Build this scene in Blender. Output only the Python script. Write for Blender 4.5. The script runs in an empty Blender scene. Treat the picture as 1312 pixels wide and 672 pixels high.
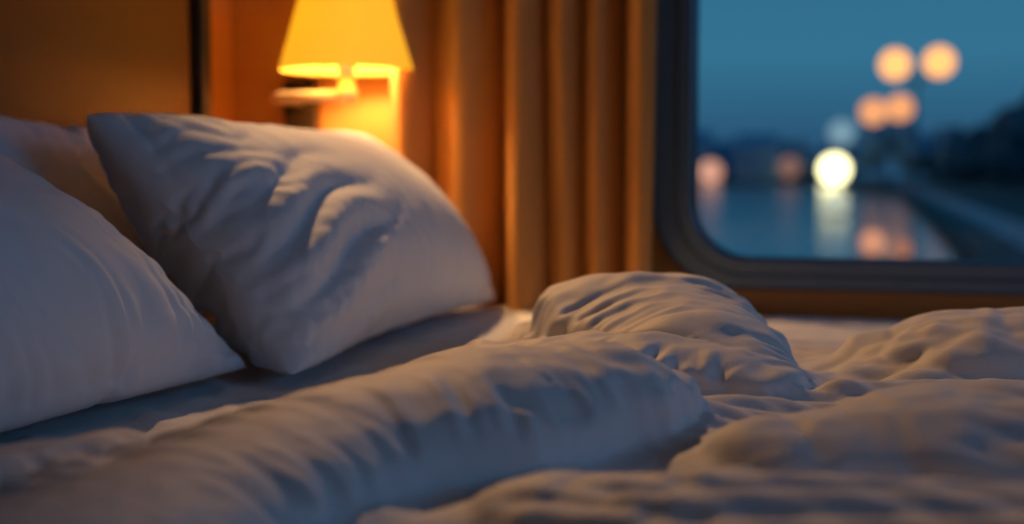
import bpy, bmesh, math, time, random
import numpy as np
from mathutils import Vector, Matrix, noise
B=0.55          # mattress top height
random.seed(4)
S=bpy.context.scene
COL=S.collection

# ---------------------------------------------------------------- helpers
def link(o): COL.objects.link(o); return o
def mesh_obj(name,verts,faces,mat=None,smooth=True,parent=None):
    me=bpy.data.meshes.new(name); me.from_pydata([tuple(v) for v in verts],[],[tuple(int(i) for i in f) for f in faces]); me.update()
    o=link(bpy.data.objects.new(name,me))
    if mat: me.materials.append(mat)
    if smooth:
        for p in me.polygons: p.use_smooth=True
    if parent: o.parent=parent
    return o
def empty(name,loc=(0,0,0)):
    o=link(bpy.data.objects.new(name,None)); o.location=loc; o.empty_display_size=.05; return o
def box(name,lo,hi,mat,bev=0.0,seg=3,parent=None):
    bm=bmesh.new(); bmesh.ops.create_cube(bm,size=1)
    for v in bm.verts:
        v.co=Vector([(lo[i]+hi[i])/2+v.co[i]*(hi[i]-lo[i]) for i in range(3)])
    if bev>0: bmesh.ops.bevel(bm,geom=bm.edges[:],offset=bev,segments=seg,profile=.5,affect='EDGES')
    me=bpy.data.meshes.new(name); bm.to_mesh(me); bm.free()
    me.materials.append(mat)
    o=link(bpy.data.objects.new(name,me))
    if bev>0:
        for p in me.polygons: p.use_smooth=True
        m=o.modifiers.new('wn','WEIGHTED_NORMAL'); m.keep_sharp=False
    if parent: o.parent=parent
    return o
def lathe(name,prof,mat,seg=48,parent=None,loc=(0,0,0)):
    v=[];f=[]
    n=len(prof)
    for i in range(seg):
        a=2*math.pi*i/seg
        for r,z in prof: v.append((loc[0]+r*math.cos(a),loc[1]+r*math.sin(a),loc[2]+z))
    for i in range(seg):
        j=(i+1)%seg
        for k in range(n-1): f.append((i*n+k,j*n+k,j*n+k+1,i*n+k+1))
    return mesh_obj(name,v,f,mat,True,parent)
def tube(name,pts,r,mat,parent=None,res=12):
    cu=bpy.data.curves.new(name,'CURVE'); cu.dimensions='3D'; cu.bevel_depth=r; cu.bevel_resolution=4; cu.use_fill_caps=True
    sp=cu.splines.new('POLY'); sp.points.add(len(pts)-1)
    for p,q in zip(sp.points,pts): p.co=(*q,1)
    o=link(bpy.data.objects.new(name,cu)); cu.materials.append(mat)
    dg=bpy.context.evaluated_depsgraph_get(); me=bpy.data.meshes.new_from_object(o.evaluated_get(dg))
    bpy.data.objects.remove(o); o=link(bpy.data.objects.new(name,me))
    for p in me.polygons: p.use_smooth=True
    if parent: o.parent=parent
    return o
def rr(x0,x1,z0,z1,r,n=12):
    pts=[]
    if r<=0: return [(x0,z0),(x1,z0),(x1,z1),(x0,z1)]
    for cx,cz,a0 in((x1-r,z0+r,-90),(x1-r,z1-r,0),(x0+r,z1-r,90),(x0+r,z0+r,180)):
        for i in range(n+1):
            a=math.radians(a0+90*i/n); pts.append((cx+r*math.cos(a),cz+r*math.sin(a)))
    return pts
def plate(name,outer,inner,pos,ext,bev,mat,parent=None,axis='Y'):
    """flat ring standing in the XZ plane (axis Y) or in the YZ plane (axis X)"""
    cu=bpy.data.curves.new(name,'CURVE'); cu.dimensions='2D'; cu.fill_mode='BOTH'; cu.extrude=ext; cu.bevel_depth=bev; cu.bevel_resolution=3
    for lp in (outer,inner):
        if lp is None: continue
        sp=cu.splines.new('POLY'); sp.points.add(len(lp)-1); sp.use_cyclic_u=True
        for p,q in zip(sp.points,lp): p.co=(q[0],q[1],0,1)
    o=link(bpy.data.objects.new(name,cu)); cu.materials.append(mat)
    dg=bpy.context.evaluated_depsgraph_get(); me=bpy.data.meshes.new_from_object(o.evaluated_get(dg))
    bpy.data.objects.remove(o)
    R=Matrix.Rotation(math.radians(90),4,'X')
    if axis=='Y': me.transform(Matrix.Translation((0,pos,0))@R)
    else: me.transform(Matrix.Translation((pos,0,0))@Matrix.Rotation(math.radians(90),4,'Z')@R)
    o=link(bpy.data.objects.new(name,me))
    if parent: o.parent=parent
    return o

# ---------------------------------------------------------------- materials
def mat(name,col,rough=.6,metal=0,spec=.5,sheen=0,bump=None,var=None,emit=None):
    m=bpy.data.materials.new(name); m.use_nodes=True; nt=m.node_tree; b=nt.nodes['Principled BSDF']
    b.inputs['Base Color'].default_value=(*col,1); b.inputs['Roughness'].default_value=rough
    b.inputs['Metallic'].default_value=metal; b.inputs['Specular IOR Level'].default_value=spec
    b.inputs['Sheen Weight'].default_value=sheen
    tc=nt.nodes.new('ShaderNodeTexCoord')
    if var:
        sc,c2,stretch=var
        mp=nt.nodes.new('ShaderNodeMapping'); mp.inputs['Scale'].default_value=stretch
        n=nt.nodes.new('ShaderNodeTexNoise'); n.inputs['Scale'].default_value=sc; n.inputs['Detail'].default_value=6
        mx=nt.nodes.new('ShaderNodeMix'); mx.data_type='RGBA'
        mx.inputs[6].default_value=(*col,1); mx.inputs[7].default_value=(*c2,1)
        nt.links.new(tc.outputs['Object'],mp.inputs[0]); nt.links.new(mp.outputs[0],n.inputs[0])
        nt.links.new(n.outputs[0],mx.inputs[0]); nt.links.new(mx.outputs[2],b.inputs['Base Color'])
    prev=None
    for (sc,dist,strg) in (bump or []):
        n=nt.nodes.new('ShaderNodeTexNoise'); n.inputs['Scale'].default_value=sc; n.inputs['Detail'].default_value=5; n.inputs['Distortion'].default_value=.6
        bp=nt.nodes.new('ShaderNodeBump'); bp.inputs['Distance'].default_value=dist; bp.inputs['Strength'].default_value=strg
        nt.links.new(tc.outputs['Object'],n.inputs[0]); nt.links.new(n.outputs[0],bp.inputs['Height'])
        if prev: nt.links.new(prev.outputs[0],bp.inputs['Normal'])
        prev=bp
    if prev: nt.links.new(prev.outputs[0],b.inputs['Normal'])
    return m
def emis(name,col,st):
    m=bpy.data.materials.new(name); m.use_nodes=True; nt=m.node_tree; nt.nodes.clear()
    e=nt.nodes.new('ShaderNodeEmission'); e.inputs[0].default_value=(*col,1); e.inputs[1].default_value=st
    o=nt.nodes.new('ShaderNodeOutputMaterial'); nt.links.new(e.outputs[0],o.inputs[0]); return m

M_pillow=mat('pillow_cotton',(.70,.72,.74),.7,spec=.35,bump=[(900,.0008,.6)])
M_duvet=mat('duvet_cotton',(.74,.70,.67),.6,spec=.45,bump=[(900,.0008,.6)])
M_sheet=mat('sheet_cotton',(.68,.67,.66),.85,spec=.2,bump=[(14,.006,.6),(90,.0015,.5),(900,.0005,.4)])
M_wall=mat('wood_panel_orange',(.62,.29,.07),.55,var=(3,(.50,.22,.05),(1,1,8)))
M_wallc=mat('cabin_wall_laminate',(.20,.15,.12),.6,var=(3,(.16,.12,.09),(1,1,5)))
M_head=mat('headboard_leather',(.085,.036,.012),.5,bump=[(120,.001,.4)])
M_dark=mat('dark_gap_trim',(.012,.008,.006),.6)
M_curt=mat('curtain_velvet',(.58,.27,.06),.75,sheen=.05,bump=[(300,.0006,.4)],var=(6,(.44,.19,.04),(6,6,.6)))
M_frame=mat('window_frame_painted_metal',(.13,.19,.25),.28,metal=.3)
M_gask=mat('window_rubber_gasket',(.01,.012,.015),.45)
M_sill=mat('sill_varnished_wood',(.66,.22,.04),.3,var=(4,(.48,.15,.025),(1,12,12)))
M_floor=mat('floor_carpet',(.06,.045,.04),.95)
M_ceil=mat('ceiling_panel',(.28,.27,.26),.8)
M_base=mat('bed_base_wood',(.2,.09,.04),.5,var=(4,(.12,.05,.02),(1,10,10)))
M_metal=mat('lamp_bronze',(.05,.035,.025),.4,metal=.7)
M_brass=mat('lamp_brass',(.75,.6,.4),.3,metal=.6)

# ---------------------------------------------------------------- room shell
XL,XR,YF,YB,ZC=-1.13,2.3,-1.3,2.10,2.15
box('floor',(XL-.1,YF-.1,-.1),(XR+.1,YB+.1,0),M_floor)
box('ceiling',(XL-.1,YF-.1,ZC),(XR+.1,YB+.1,ZC+.08),M_ceil)
box('wall_left',(XL-.08,YF-.1,0),(XL,YB+.1,ZC),M_wall)
box('wall_front',(XL-.08,YF-.08,0),(XR+.08,YF,ZC),M_wallc)
# back wall with the rounded window opening
WX0,WX1,WZ0,WZ1=-.29,1.05,B+.083,B+.86
plate('wall_back',rr(XL-.02,XR+.02,0,ZC,0),rr(WX0-.01,WX1+.01,WZ0-.01,WZ1+.01,.105),YB+.04,.04,0,M_wall)
# right wall with a second window
QY0,QY1,QZ0,QZ1=-.3,1.1,1.15,1.95
plate('wall_right',rr(YF-.1,YB+.1,0,ZC,0),rr(QY0,QY1,QZ0,QZ1,.1),XR+.04,.04,0,M_wallc,axis='X')

def glass_mat():
    m=bpy.data.materials.new('window_glass'); m.use_nodes=True; nt=m.node_tree; nt.nodes.clear()
    t=nt.nodes.new('ShaderNodeBsdfTransparent'); t.inputs[0].default_value=(.93,.97,1,1)
    g=nt.nodes.new('ShaderNodeBsdfGlossy'); g.inputs['Roughness'].default_value=.02
    mx=nt.nodes.new('ShaderNodeMixShader'); mx.inputs[0].default_value=.02
    o=nt.nodes.new('ShaderNodeOutputMaterial')
    nt.links.new(t.outputs[0],mx.inputs[1]); nt.links.new(g.outputs[0],mx.inputs[2]); nt.links.new(mx.outputs[0],o.inputs[0]); return m
M_glass=glass_mat()
w1=empty('window_1')
plate('frame',rr(WX0-.062,WX1+.062,WZ0-.046,WZ1+.062,.13),rr(WX0-.012,WX1+.012,WZ0-.012,WZ1+.012,.1),YB-.008,.004,.008,M_frame,w1)
plate('inner_lip',rr(WX0-.024,WX1+.024,WZ0-.024,WZ1+.024,.11),rr(WX0-.006,WX1+.006,WZ0-.006,WZ1+.006,.095),YB-.018,.002,.005,M_frame,w1)
plate('gasket',rr(WX0-.012,WX1+.012,WZ0-.012,WZ1+.012,.1),rr(WX0,WX1,WZ0,WZ1,.09),YB+.005,.022,.0,M_gask,w1)
plate('glass',rr(WX0-.008,WX1+.008,WZ0-.008,WZ1+.008,.095),None,YB+.03,.0,0,M_glass,w1)
w2=empty('window_2')
plate('frame',rr(QY0-.06,QY1+.06,QZ0-.06,QZ1+.06,.13),rr(QY0,QY1,QZ0,QZ1,.1),XR-.01,.006,.006,M_frame,w2,axis='X')
box('trim_1',(-.36,YB-.022,B-.12),(XR,YB-.001,B+.034),M_sill,.006)

# ---------------------------------------------------------------- bed
bed=empty('bed')
box('base',(-1.06,.12,.06),(1.05,2.04,.3),M_base,.01,parent=bed)
for i,(x,y) in enumerate(((-1,.2),(.98,.2),(-1,1.95),(.98,1.95))):
    box('leg_%d'%(i+1),(x-.03,y-.03,0),(x+.03,y+.03,.07),M_base,parent=bed)
box('mattress',(-1.05,.13,.3),(1.05,2.06,B-.005),M_sheet,.04,4,parent=bed)
def pw(x,y,n,lam0,lam1,seed,ang=None,spread=math.pi):
    r=np.random.RandomState(seed); o=np.zeros_like(x)
    for i in range(n):
        lam=lam0*(lam1/lam0)**r.rand(); a=(0 if ang is None else ang)+(r.rand()-.5)*2*spread
        k=2*math.pi/lam; o+=np.sin(k*(x*math.cos(a)+y*math.sin(a))+r.rand()*6.28)
    return o/math.sqrt(n)
def asin(x): return np.sqrt(np.sin(x)**2+.006)   # rounded ridges with tight valleys
nx,ny=260,240
gx,gy=np.meshgrid(np.linspace(-1.045,1.045,nx),np.linspace(.135,2.055,ny),indexing='ij')
wx=gx+.02*pw(gx,gy,5,.15,.4,1); wy=gy+.02*pw(gx,gy,5,.15,.4,2)
ridge=1-np.abs(np.tanh(pw(wx,wy,6,.12,.4,7,ang=1.2,spread=.5)))
gz=B-.004+.004*ridge**4+.0012*pw(gx,gy,6,.05,.15,9)
edge=np.minimum(np.minimum(gx+1.045,1.045-gx),np.minimum(gy-.135,2.055-gy)); gz-=.03*np.clip(1-edge/.03,0,1)**2
V=np.stack([gx,gy,gz],-1).reshape(-1,3)
def gridfaces(nx,ny): return [(i*ny+j,(i+1)*ny+j,(i+1)*ny+j+1,i*ny+j+1) for i in range(nx-1) for j in range(ny-1)]
mesh_obj('fitted_sheet',V,gridfaces(nx,ny),M_sheet,True,bed)
box('headboard',(-1.125,.05,.25),(-1.06,1.855,B+.95),M_head,.028,5,parent=bed)
box('headboard_edge_trim',(-1.128,1.858,.25),(-1.05,1.89,B+.97),M_dark,.006,parent=bed)

# ---------------------------------------------------------------- cloth simulation helper
def simulate(o,frames):
    o.modifiers[0].point_cache.frame_start=1; o.modifiers[0].point_cache.frame_end=frames
    S.frame_start=1; S.frame_end=frames
    for f in range(1,frames+1): S.frame_set(f)
    dg=bpy.context.evaluated_depsgraph_get()
    me=bpy.data.meshes.new_from_object(o.evaluated_get(dg))
    n=len(me.vertices); co=np.empty(n*3); me.vertices.foreach_get('co',co)
    bpy.data.meshes.remove(me)
    o.modifiers.clear(); S.frame_set(1)
    return co.reshape(-1,3)
def bake_subsurf(o,lv):
    m=o.modifiers.new('s','SUBSURF'); m.levels=lv; m.render_levels=lv
    dg=bpy.context.evaluated_depsgraph_get(); me=bpy.data.meshes.new_from_object(o.evaluated_get(dg))
    o.modifiers.clear(); old=o.data; nm=old.name; o.data=me; bpy.data.meshes.remove(old)
    n=len(me.vertices); co=np.empty(n*3); me.vertices.foreach_get('co',co); no=np.empty(n*3); me.vertices.foreach_get('normal',no)
    return co.reshape(-1,3),no.reshape(-1,3)
def setco(o,co): o.data.vertices.foreach_set('co',co.reshape(-1)); o.data.update()

def make_pillow(name,corners,seed,W=.84,H=.47,thick=.85,press=14,detail=1.0,bigfold=0.0,res=1.0):
    """corners: (bottom near, bottom far, top near, top far)"""
    nx,ny=int(92*res),int(52*res)
    xs=np.linspace(-W/2,W/2,nx); ys=np.linspace(-H/2,H/2,ny)
    X,Y=np.meshgrid(xs,ys,indexing='ij')
    bul=.006+.003*pw(X,Y,6,.05,.2,seed)
    verts=[];top=-np.ones((nx,ny),int);bot=top.copy()
    for i in range(nx):
        for j in range(ny):
            rg=min(i,j,nx-1-i,ny-1-j)
            top[i,j]=len(verts); verts.append((X[i,j],Y[i,j],bul[i,j] if rg else 0))
    for i in range(nx):
        for j in range(ny):
            rg=min(i,j,nx-1-i,ny-1-j)
            if rg==0: bot[i,j]=top[i,j]
            else: bot[i,j]=len(verts); verts.append((X[i,j],Y[i,j],-bul[i,j]))
    f=[]
    for i in range(nx-1):
        for j in range(ny-1):
            f.append((top[i,j],top[i+1,j],top[i+1,j+1],top[i,j+1]))
            f.append((bot[i,j],bot[i,j+1],bot[i+1,j+1],bot[i+1,j]))
    o=mesh_obj(name,verts,f,M_pillow,True)
    m=o.modifiers.new('cloth','CLOTH'); c=m.settings
    c.quality=5; c.mass=.005; c.tension_stiffness=15; c.compression_stiffness=12; c.shear_stiffness=4; c.bending_stiffness=.01
    c.tension_damping=5; c.compression_damping=5; c.shear_damping=5; c.bending_damping=.5; c.air_damping=2
    c.use_pressure=True; c.uniform_pressure_force=press; c.effector_weights.gravity=0
    m.collision_settings.use_collision=False
    co=simulate(o,40)
    u=(co[:,0]-co[:,0].min())/np.ptp(co[:,0]); v=(co[:,1]-co[:,1].min())/np.ptp(co[:,1]); w=co[:,2]*thick
    # straighten the inflated outline (the case is fuller than a balloon)
    bi=top[:,0]; vb=np.interp(u,u[bi],v[bi]); ti=top[:,ny-1]; vt=np.interp(u,u[ti],1-v[ti])
    v2=v-.9*vb*(1-v)**1.5+.55*vt*v**1.5
    li=top[0,:]; ul=np.interp(v,v[li],u[li]); ri=top[nx-1,:]; ur=np.interp(v,v[ri],1-u[ri])
    u2=u-.5*ul*(1-u)**3+.6*ur*u**3
    u,v=u2,v2
    bn,bf,tn,tf=[np.array(c) for c in corners]
    e1=(bf-bn)/np.linalg.norm(bf-bn); e2=((tn-bn)+(tf-bf))/2; e2/=np.linalg.norm(e2)
    nn=np.cross(e1,e2); nn=nn if nn[0]>0 else -nn
    def place(u,v,w):
        P=((1-u)*(1-v))[:,None]*bn+(u*(1-v))[:,None]*bf+((1-u)*v)[:,None]*tn+(u*v)[:,None]*tf
        return P+w[:,None]*nn
    setco(o,np.stack([u*.8,v*.42,w],-1))
    co,no=bake_subsurf(o,1)
    u=co[:,0]/.8; v=co[:,1]/.42; w=co[:,2]
    # creases, in pillow space; s along, t across (metres)
    s=u*.8; t=v*.42
    d=detail
    sw=s+.02*pw(s,t,5,.1,.3,seed+1); tw=t+.02*pw(s,t,5,.1,.3,seed+2)
    dl,dr,db,dtp=s,.8-s,t,.42-t
    g=np.zeros_like(s)
    g+=.0085*np.exp(-np.clip(db,0,1)/.08)*(asin(math.pi*(s+.35*t*np.sin(9*s+seed))/.034+1.0*pw(s,t,4,.10,.28,seed+3))-.6)*np.clip(db/.03,0,1)
    g+=.0055*np.exp(-np.clip(dtp,0,1)/.06)*(asin(math.pi*s/.04+1.3*pw(s,t,4,.08,.25,seed+4))-.6)*np.clip(dtp/.03,0,1)
    g+=.0070*np.exp(-np.clip(dl,0,1)/.10)*(asin(math.pi*(t+.2*s)/.038+1.0*pw(s,t,4,.08,.25,seed+5))-.6)*np.clip(dl/.05,0,1)
    g+=.0055*np.exp(-np.clip(dr,0,1)/.08)*(asin(math.pi*t/.038+1.3*pw(s,t,4,.08,.25,seed+6))-.6)*np.clip(dr/.03,0,1)
    rd=1-np.abs(np.tanh(2.0*pw(sw,tw,6,.12,.32,seed+7,ang=.5,spread=.4))); msk=np.clip(.2+.6*pw(s,t,4,.2,.5,seed+8),0,1)
    g+=.0028*rd**4*msk
    if bigfold:
        # deep folds running in from the near short side
        env=np.exp(-((s-.15)/.12)**2)*np.clip(s/.06,0,1)*np.exp(-((t-.13)/.10)**2)*np.clip(t/.04,0,1)
        ph=2*math.pi*(t-.22*s+.012*np.sin(s*26))/.068+.8*pw(s,t,4,.16,.34,seed+12)
        g+=bigfold*env*(asin(ph/2)*2-1.2)
    w=w+g*d*np.sign(np.where(no[:,2]>-.1,1,-1))*np.clip(np.abs(no[:,2])*2,0,1)
    # stitched seam inside the edge
    de=np.minimum(np.minimum(dl,dr),np.minimum(db,dtp))
    w-=.0035*np.exp(-((de-.028)/.005)**2)*np.sign(no[:,2])
    w+=np.exp(-((v-.35)/.3)**2)*.018*np.sin(np.pi*np.clip(u,0,1))
    P=place(u,v,w)
    z=P[:,2]-B; lim=.004
    z=np.where(z<lim+.02, lim+.02*np.exp((z-lim-.02)/.02),z)
    P[:,2]=z+B
    setco(o,P)
    sb=o.modifiers.new('sub','SUBSURF'); sb.levels=0; sb.render_levels=1
    return o
p1=make_pillow('pillow',[(-.580,1.195,B),(-.605,2.0,B),(-.84,1.225,B+.285),(-.85,1.90,B+.28)],11,bigfold=.016,thick=.76)
p2=make_pillow('pillow',[(-.655,.42,B),(-.65,1.235,B),(-.90,.40,B+.28),(-.90,1.03,B+.265)],23,bigfold=.003,thick=.72,detail=1.35)
p3=make_pillow('pillow',[(-.90,1.20,B),(-.90,1.90,B),(-1.01,1.18,B+.30),(-1.00,1.88,B+.30)],31,thick=.45,res=.6)
p4=make_pillow('pillow',[(-.92,.40,B),(-.92,1.12,B),(-1.02,.40,B+.29),(-1.02,1.12,B+.29)],47,thick=.4,res=.6)

# ---------------------------------------------------------------- duvet
hem=[(-.40,1.56),(-.43,1.42),(-.42,1.22),(-.36,1.08),(-.38,.97),(-.44,.84),(-.53,.70),(-.66,.56),(-.92,.45),(-.95,.2),(1.02,.2),(1.02,1.62),(.5,1.62),(0,1.57)]
# chains of (x, y, radius, height); last flag: 1 = gathers across the fold, 0 = long wrinkles along it
folds=[
 ([(-.18,.975,.05,.062),(-.215,.94,.08,.084),(-.275,.865,.10,.086),(-.34,.77,.09,.072),(-.38,.63,.08,.055),(-.40,.48,.08,.045)],1),
 ([(-.105,1.10,.045,.05),(-.16,1.20,.085,.085),(-.23,1.34,.11,.108),(-.30,1.46,.08,.085)],1),
 ([(-.37,1.20,.05,.045),(-.28,1.15,.055,.062),(-.20,1.12,.055,.068),(-.13,1.11,.045,.06)],1),
 ([(.01,1.33,.05,.05),(.1,1.34,.11,.078),(.25,1.36,.13,.094),(.5,1.38,.15,.09),(.85,1.4,.15,.08)],0),
 ([(-.06,.86,.06,.05),(.05,.90,.10,.068),(.2,.93,.12,.074),(.45,.98,.13,.07),(.85,1.0,.14,.06)],0),
 ([(-.17,.71,.06,.038),(-.08,.70,.075,.046),(.1,.68,.1,.05),(.4,.7,.1,.05)],0),
 ([(-.66,.50,.06,.045),(-.54,.60,.055,.05),(-.47,.72,.045,.045)],1),
 ([(-.6,.38,.09,.05),(-.3,.42,.1,.05),(0,.45,.1,.05),(.5,.4,.12,.05)],0),
 ([(-.02,1.10,.04,.035),(.10,1.12,.06,.042),(.28,1.13,.07,.045),(.5,1.16,.07,.045)],0),
]
def smax(a,b,k):
    h=np.clip(.5+.5*(a-b)/k,0,1); return b*(1-h)+a*h+k*h*(1-h)*.5
def polysd(px,py,poly):
    d=np.full(px.shape,1e9); ins=np.zeros(px.shape,bool); n=len(poly)
    for i in range(n):
        ax,ay=poly[i]; bx,by=poly[(i+1)%n]
        t=np.clip(((px-ax)*(bx-ax)+(py-ay)*(by-ay))/((bx-ax)**2+(by-ay)**2),0,1)
        d=np.minimum(d,np.hypot(px-ax-t*(bx-ax),py-ay-t*(by-ay)))
        c=((ay>py)!=(by>py))&(px<(bx-ax)*(py-ay)/(by-ay+1e-12)+ax); ins^=c
    return np.where(ins,d,-d)
def duvet_height(px,py):
    """returns height, signed distance to hem and fine crease height (along the surface normal)"""
    sd=polysd(px,py,hem)
    qx=px+.006*pw(px,py,5,.18,.4,51); qy=py+.006*pw(px,py,5,.18,.4,52)
    base=.018*np.clip(sd/.03,0,1)**.5+(.003*pw(qx,qy,6,.2,.45,53))*np.clip(sd/.05,0,1)
    base=np.where(sd>0,base,0)
    lw=pw(px,py,5,.35,.9,57); lm=np.clip(.55+.5*pw(px,py,4,.25,.6,58),.08,1); lm2=np.clip(.4+.6*pw(px,py,4,.15,.4,56),0,1)
    # long pulled wrinkles fanning out to the right
    long_=.0080*lm*(asin(math.pi*(py+.010*pw(px,py,4,.25,.5,50)-.15*px+.3*px**2)/.050+1.0*lw)-.62)+.0042*lm2*(asin(math.pi*(py+.35*px)/.022+1.0*pw(px,py,5,.3,.7,59))-.62)
    h=base; cr=long_
    for fi,(ch,across) in enumerate(folds):
        best=np.zeros_like(px); bc=np.zeros_like(px); s0=0
        wob1=pw(px,py,4,.14,.3,60+fi); wob2=pw(px,py,4,.12,.25,80+fi)
        for a,b in zip(ch[:-1],ch[1:]):
            dx,dy=b[0]-a[0],b[1]-a[1]; L=math.hypot(dx,dy)
            t=np.clip(((qx-a[0])*dx+(qy-a[1])*dy)/L**2,0,1)
            d=np.hypot(qx-a[0]-t*dx,qy-a[1]-t*dy)
            sgn=np.sign((qx-a[0])*dy-(qy-a[1])*dx)
            R=a[2]+t*(b[2]-a[2]); H=a[3]+t*(b[3]-a[3]); e=d/R
            s=s0+t*L
            prof=H*np.clip(1-e**2,0,1)**.44
            if across:
                g=(asin(math.pi*s/.027+1.0*wob1+1.5*e*sgn)-.6)*.75+(asin(math.pi*s/.0150+1.0*wob2-e*sgn)-.6)*.5
                c=.0078*g*np.clip(e*1.3-.10,0.06,1)*np.clip((1.15-e)*5,0,1)*np.clip(.75+.5*wob2,.15,1.3)
            else: c=long_*1.1
            k=prof>best
            bc=np.where(k,c,bc); best=np.where(k,prof,best); s0+=L
        k=best>h
        cr=np.where(k,bc,cr)
        h=smax(best,h,.006)
    return np.maximum(h,0),sd,cr
dx=.009
xs=np.arange(-.97,1.04,dx); ys=np.arange(.18,1.66,dx)
X,Y=np.meshgrid(xs,ys,indexing='ij'); Hh,sd,_=duvet_height(X,Y)
nx,ny=X.shape
gxx,gyy=np.gradient(Hh,dx)
nl=np.sqrt(gxx**2+gyy**2+1); am=.016*np.clip(Hh/.04-.5,0,1)
PX=X-gxx/nl*am; PY=Y-gyy/nl*am; PZ=Hh
col=np.stack([PX,PY,B+.002+PZ-.004],-1).reshape(-1,3)
proxy=mesh_obj('duvet_filling',col,gridfaces(nx,ny),None,True)
cm=proxy.modifiers.new('col','COLLISION'); proxy.collision.thickness_outer=.003; proxy.collision.cloth_friction=8
inside=(sd>-.004)
idx=-np.ones((nx,ny),int); idx[inside]=np.arange(inside.sum())
cl=np.stack([PX,PY,B+.006+PZ],-1)[inside]
ff=[]
for i in range(nx-1):
    for j in range(ny-1):
        q=(idx[i,j],idx[i+1,j],idx[i+1,j+1],idx[i,j+1])
        if min(q)>=0: ff.append(q)
duvet=mesh_obj('duvet',cl,ff,M_duvet,True)
m=duvet.modifiers.new('cloth','CLOTH'); c=m.settings
c.quality=6; c.mass=.012; c.tension_stiffness=12; c.compression_stiffness=12; c.shear_stiffness=6; c.bending_stiffness=.05
c.tension_damping=5; c.compression_damping=5; c.shear_damping=5; c.air_damping=1
c.shrink_min=-.02
m.collision_settings.distance_min=.003; m.collision_settings.collision_quality=2
co=simulate(duvet,24)
bpy.data.objects.remove(proxy)
setco(duvet,co)
co,no=bake_subsurf(duvet,1)
_,_,cr=duvet_height(co[:,0],co[:,1])
co=co+no*(cr*1.15)[:,None]
setco(duvet,co)
sb=duvet.modifiers.new('sub','SUBSURF'); sb.levels=1; sb.render_levels=1

# ---------------------------------------------------------------- curtain
nx,nz=420,60
cv=[]
x0,x1=-.80,-.345
for i in range(nx):
    u=i/(nx-1); 
    for k in range(nz):
        w=k/(nz-1); z=B-.02+w*1.45
        ph=u*5.6*2*math.pi+1.5*math.sin(u*8+.5)+.35*math.sin(w*3+u*7)
        A=.038+.012*math.sin(u*13+1)
        y=YB-.078+A*math.sin(ph)+.010*math.sin(2*ph+1+w)+.004*math.sin(3.3*ph+w*2)+.003*math.sin(w*9+u*20)
        x=x0+(x1-x0)*u+.018*math.cos(ph)+.006*math.sin(w*4+u*5)*(1-w)
        y=min(y,YB-.012)
        cv.append((x,y,z))
cur=mesh_obj('curtain',cv,gridfaces(nx,nz),M_curt,True)
so=cur.modifiers.new('sol','SOLIDIFY'); so.thickness=.0025
rod=empty('curtain_rail'); tube('rail',[(-1.0,YB-.06,B+1.45),(1.3,YB-.06,B+1.45)],.01,M_metal,rod)
for i,x in enumerate((-.98,1.28)): box('bracket_%d'%(i+1),(x-.01,YB-.065,B+1.435),(x+.01,YB,B+1.465),M_metal,parent=rod)

# ---------------------------------------------------------------- wall lamp
lamp=empty('wall_lamp',(0,0,0))
LX,LY=-.838,YB-.155
shz=B+.385
box('wall_plate',(-1.015,YB-.026,B+.26),(-.955,YB,B+.385),M_metal,.004,parent=lamp)
tube('arm',[(-.985,YB-.02,B+.345),(-.98,LY+.03,B+.345),(-.96,LY+.005,B+.345),(LX,LY,B+.345)],.0095,M_brass,lamp)
lathe('socket',[(0,0),(.016,0),(.018,.004),(.018,.02),(.013,.024),(.013,.055),(.017,.058),(.017,.075),(0,.075)],M_brass,32,lamp,(LX,LY,B+.335))
def shade_mat():
    m=bpy.data.materials.new('lampshade_fabric'); m.use_nodes=True; nt=m.node_tree; b=nt.nodes['Principled BSDF']
    b.inputs['Base Color'].default_value=(.8,.5,.12,1); b.inputs['Roughness'].default_value=.8
    b.inputs['Emission Color'].default_value=(1,.50,.015,1); b.inputs['Emission Strength'].default_value=.75
    t=nt.nodes.new('ShaderNodeBsdfTranslucent'); t.inputs[0].default_value=(1,.95,.12,1)
    mx=nt.nodes.new('ShaderNodeMixShader'); mx.inputs[0].default_value=.05
    o=nt.nodes['Material Output']
    nt.links.new(b.outputs[0],mx.inputs[1]); nt.links.new(t.outputs[0],mx.inputs[2]); nt.links.new(mx.outputs[0],o.inputs[0]); return m
sh=lathe('shade',[(.108,0),(.1085,.004),(.066,.153),(.065,.157),(.0635,.153),(.1055,.003),(.108,0)],shade_mat(),64,lamp,(LX,LY,shz))
M_bulb=emis('bulb_glow',(1,.58,.22),330)
lathe('bulb',[(0,0),(.012,.002),(.014,.02),(.028,.045),(.03,.06),(.024,.078),(.01,.088),(0,.09)],M_bulb,24,lamp,(LX,LY,B+.435))
lathe('socket_neck',[(.010,0),(.010,.032)],M_brass,16,lamp,(LX,LY,B+.405))
for i in range(3):
    a=i*2.094+.3; tube('shade_spoke_%d'%(i+1),[(LX,LY,shz+.02),(LX+.1*math.cos(a),LY+.1*math.sin(a),shz+.012)],.0012,M_brass,lamp)
def light(name,typ,loc,e,colr,size=.1,rot=(0,0,0),sy=None):
    l=bpy.data.lights.new(name,typ); l.energy=e; l.color=colr
    if typ=='AREA':
        l.size=size
        if sy: l.shape='RECTANGLE'; l.size_y=sy
    else: l.shadow_soft_size=size
    o=link(bpy.data.objects.new(name,l)); o.location=loc; o.rotation_euler=rot; return o

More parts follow.
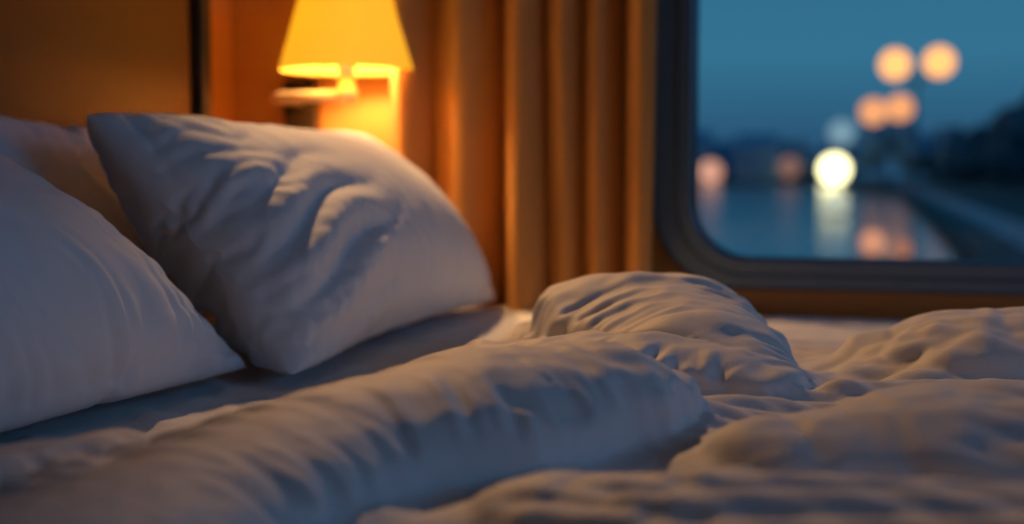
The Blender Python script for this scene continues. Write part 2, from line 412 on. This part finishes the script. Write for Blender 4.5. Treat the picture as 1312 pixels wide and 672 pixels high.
# added warm spot, housing and stem, out of view: boosts lamp light on bed
cs=empty('added_warm_spot')
SP=Vector((-.93,1.97,1.50)); AIM=Vector((-.13,1.42,B))
q=(AIM-SP).to_track_quat('-Z','Y')
can=lathe('housing',[(0,.07),(.045,.07),(.05,.06),(.05,-.02),(.046,-.02),(.046,.05),(0,.05)],M_metal,32,cs)
can.rotation_euler=q.to_euler(); can.location=SP
tube('stem',[SP+Vector((0,0.0,.03)),Vector((SP.x,YB,SP.z+.03))],.012,M_metal,cs)
ls=light('added_spot_light','SPOT',SP,38,(1,.54,.24),.02,q.to_euler()); ls.data.spot_size=math.radians(68); ls.data.spot_blend=.6; ls.parent=cs

# twilight entering by the second window (right wall)
l2=light('window_2_skylight','AREA',(XR+.02,.4,1.55),10,(.14,.46,1),.8,(0,math.radians(90),0),1.2)
l2.parent=w2

# ---------------------------------------------------------------- outside
WZ=-.6
def wat():
    m=mat('river_water',(.03,.10,.15),.14,spec=.6)
    nt=m.node_tree; b=nt.nodes['Principled BSDF']
    tc=nt.nodes.new('ShaderNodeTexCoord'); n=nt.nodes.new('ShaderNodeTexNoise'); n.inputs['Scale'].default_value=.8; n.inputs['Detail'].default_value=3
    bp=nt.nodes.new('ShaderNodeBump'); bp.inputs['Strength'].default_value=.05; bp.inputs['Distance'].default_value=.05
    nt.links.new(tc.outputs['Object'],n.inputs[0]); nt.links.new(n.outputs[0],bp.inputs['Height']); nt.links.new(bp.outputs[0],b.inputs['Normal'])
    return m
mesh_obj('river_water',[(-300,3,WZ),(300,3,WZ),(300,400,WZ),(-300,400,WZ)],[(0,1,2,3)],wat(),False)
M_grass=mat('bank_grass',(.04,.075,.07),.9,var=(.6,(.05,.08,.07),(1,1,1)))
M_path=mat('path_concrete',(.38,.45,.5),.7)
M_tree=mat('tree_foliage_hazed',(.05,.10,.13),.9,var=(1.5,(.07,.12,.14),(1,1,1)))  # foliage colour with bluish distance haze mixed in
M_farhaze=mat('far_scenery_hazed',(.20,.36,.48),.9)  # pale blue haze put into the colour of far trees and houses
M_post=mat('post_steel',(.06,.07,.08),.5,metal=.3)
def ribbon(name,left,right,z,zlow,m):
    n=len(left); v=[(*p,z) for p in left]+[(*p,z) for p in right]+[(*p,zlow) for p in left]
    f=[(i,n+i,n+i+1,i+1) for i in range(n-1)]+[(i,i+1,2*n+i+1,2*n+i) for i in range(n-1)]
    return mesh_obj(name,v,f,m,False)
ribbon('river_bank',[(1.3,4),(1.3,40),(1.0,75),(-2.5,95),(-4,140),(-8,150),(-120,158),(-120,170)],[(60,4),(60,40),(60,75),(60,95),(60,140),(60,180),(60,260),(60,400)],-.36,WZ-.3,M_grass)
ribbon('river_path',[(2.1,4),(2.1,40),(2.0,85),(1.0,150)],[(3.0,4),(3.0,40),(3.0,85),(2.4,150)],-.335,-.37,M_path)
gr=empty('guard_rail')
M_rail=mat('rail_galvanised',(.35,.4,.45),.45,metal=.5)
box('rail',(1.7,5,-.0),(1.74,100,.10),M_rail,parent=gr)
for i,y in enumerate(range(6,100,4)): box('post_%d'%i,(1.74,y,-.36),(1.79,y+.06,.06),M_rail,parent=gr)
def trees(name,spots,m):
    bm=bmesh.new()
    for (x,y,h,w) in spots:
        bmesh.ops.create_cone(bm,segments=6,radius1=.15,radius2=.08,depth=h*.5,matrix=Matrix.Translation((x,y,-.4+h*.25)))
        for k in range(7):
            r=w*(.45+.35*random.random()); cz=h*(.35+.6*k/7); tap=1-.5*(k/7)
            ret=bmesh.ops.create_icosphere(bm,subdivisions=2,radius=r*tap,matrix=Matrix.Translation((x+random.uniform(-.5,.5)*w*tap,y+random.uniform(-.5,.5)*w,-.4+cz)))
            for v in ret['verts']: v.co+=noise.noise_vector(v.co*1.3)*r*.4
    me=bpy.data.meshes.new(name); bm.to_mesh(me); bm.free(); me.materials.append(m); return link(bpy.data.objects.new(name,me))
sp=[]
for i in range(34):
    y=52+i*4.2; sp.append((8.9+random.uniform(-.6,2.5),y,4.8+random.random()*2.2,2.2))
trees('riverside_trees',sp,M_tree)
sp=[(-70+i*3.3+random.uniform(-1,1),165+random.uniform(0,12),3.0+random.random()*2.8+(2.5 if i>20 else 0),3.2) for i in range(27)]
trees('distant_trees',sp,M_farhaze)
hb=empty('distant_houses')
for i,(x,w,h) in enumerate(((-27,7,6.0),(-17,5,5.5),(-44,9,5.5))):
    y=156
    v=[(x,y,-.4),(x+w,y,-.4),(x+w,y+6,-.4),(x,y+6,-.4),(x,y,h*.7),(x+w,y,h*.7),(x+w,y+6,h*.7),(x,y+6,h*.7),(x,y+3,h),(x+w,y+3,h)]
    mesh_obj('house_%d'%(i+1),v,[(0,1,5,4),(1,2,6,9,5),(2,3,7,6),(3,0,4,8,7),(4,5,9,8),(7,8,9,6)],M_farhaze,False,hb)
def globe(parent,loc,r,m):
    bm=bmesh.new(); bmesh.ops.create_uvsphere(bm,u_segments=32,v_segments=18,radius=r,matrix=Matrix.Translation(loc))
    me=bpy.data.meshes.new('globe'); bm.to_mesh(me); bm.free(); me.materials.append(m); o=link(bpy.data.objects.new('globe',me)); o.parent=parent
    return o
def elamp(n,c,s):
    m=emis(n,c,s); m.cycles.emission_sampling='NONE'; return m
E_or=elamp('sodium_globe',(1,.42,.13),1.8); E_or2=elamp('sodium_globe_dim',(1,.40,.16),1.1)
E_br=elamp('bright_globe',(1,.90,.45),4.0); E_w=elamp('pale_globe',(.3,.5,.6),.7); E_p=elamp('pink_globe',(.9,.42,.28),.9); E_f=elamp('faint_globe',(.5,.25,.2),.5)
E_b1=elamp('reflection_orange_globe',(1,.42,.24),.75); E_b2=elamp('reflection_orange_globe_dim',(1,.40,.25),.4); E_b3=elamp('reflection_pale_globe',(.9,.95,.75),.6)  # glow standing in for lamp reflections on the water
def street_lamp(heads,r,m,ground=-.36):
    e=empty('street_lamp'); cx=sum(h[0] for h in heads)/len(heads); cy=sum(h[1] for h in heads)/len(heads); tz=max(h[2] for h in heads)
    tube('pole',[(cx,cy,ground),(cx,cy,tz-r*.4)],.09,M_post,e)
    for i,h in enumerate(heads):
        if len(heads)>1: tube('arm_%d'%(i+1),[(cx,cy,tz-r*1.3),(h[0],h[1],h[2]-r*.9)],.06,M_post,e)
        globe(e,h,r,m)
street_lamp([(.83,89.8,7.97),(3.62,89.8,8.07)],1.0,E_or)
street_lamp([(-.65,115.2,6.0),(1.54,115.2,6.3)],1.14,E_or2)
street_lamp([(-4.4,155,5.4)],1.5,E_w)
street_lamp([(-5.05,152,1.15)],1.7,E_br,-.4)
street_lamp([(-19.1,151,.85)],1.4,E_p,-.6)
street_lamp([(-10.2,153,1.4)],1.3,E_f,-.6)
for loc,r,m_ in (((-.09,20.7,-.31),.19,E_b1),((.36,20.85,-.41),.15,E_b2),((-1.3,41.3,-.22),.34,E_b3)):  # added glowing balls on floats imitate the lamps' reflections in the river
    e=empty('lamp_reflection'); globe(e,loc,r,m_)
    lathe('float',[(0,WZ-.06),(r*.9,WZ-.05),(r*1.1,WZ),(r*.8,WZ+.04),(r*.2,min(WZ+.10,loc[2]-r*.8)),(0,min(WZ+.10,loc[2]-r*.8))],M_post,20,e,(loc[0],loc[1],0))

# ---------------------------------------------------------------- world
w=bpy.data.worlds.new('dusk'); S.world=w; w.use_nodes=True; nt=w.node_tree; nt.nodes.clear()
tc=nt.nodes.new('ShaderNodeTexCoord'); sx=nt.nodes.new('ShaderNodeSeparateXYZ'); cr=nt.nodes.new('ShaderNodeValToRGB')
bg=nt.nodes.new('ShaderNodeBackground'); out=nt.nodes.new('ShaderNodeOutputWorld')
nt.links.new(tc.outputs['Generated'],sx.inputs[0]); nt.links.new(sx.outputs['Z'],cr.inputs[0]); nt.links.new(cr.outputs[0],bg.inputs[0]); nt.links.new(bg.outputs[0],out.inputs[0])
el=cr.color_ramp.elements; el[0].position=0; el[0].color=(.020,.070,.145,1); el[1].position=1; el[1].color=(.02,.08,.2,1)
for p,c4 in((.03,(.026,.10,.19,1)),(.09,(.038,.175,.285,1)),(.2,(.03,.14,.26,1))):
    e=el.new(p); e.color=c4
bg.inputs[1].default_value=1.0

# ---------------------------------------------------------------- camera
cd=bpy.data.cameras.new('camera'); cam=link(bpy.data.objects.new('camera',cd)); S.camera=cam
cam.location=(0,0,B+.22); cam.rotation_euler=(math.radians(86),0,math.radians(16))
cd.lens=45; cd.sensor_width=36; cd.clip_start=.02; cd.clip_end=1000
cd.dof.use_dof=True; cd.dof.focus_distance=1.12; cd.dof.aperture_fstop=2.6
S.view_settings.view_transform='Standard'; S.view_settings.look='None'
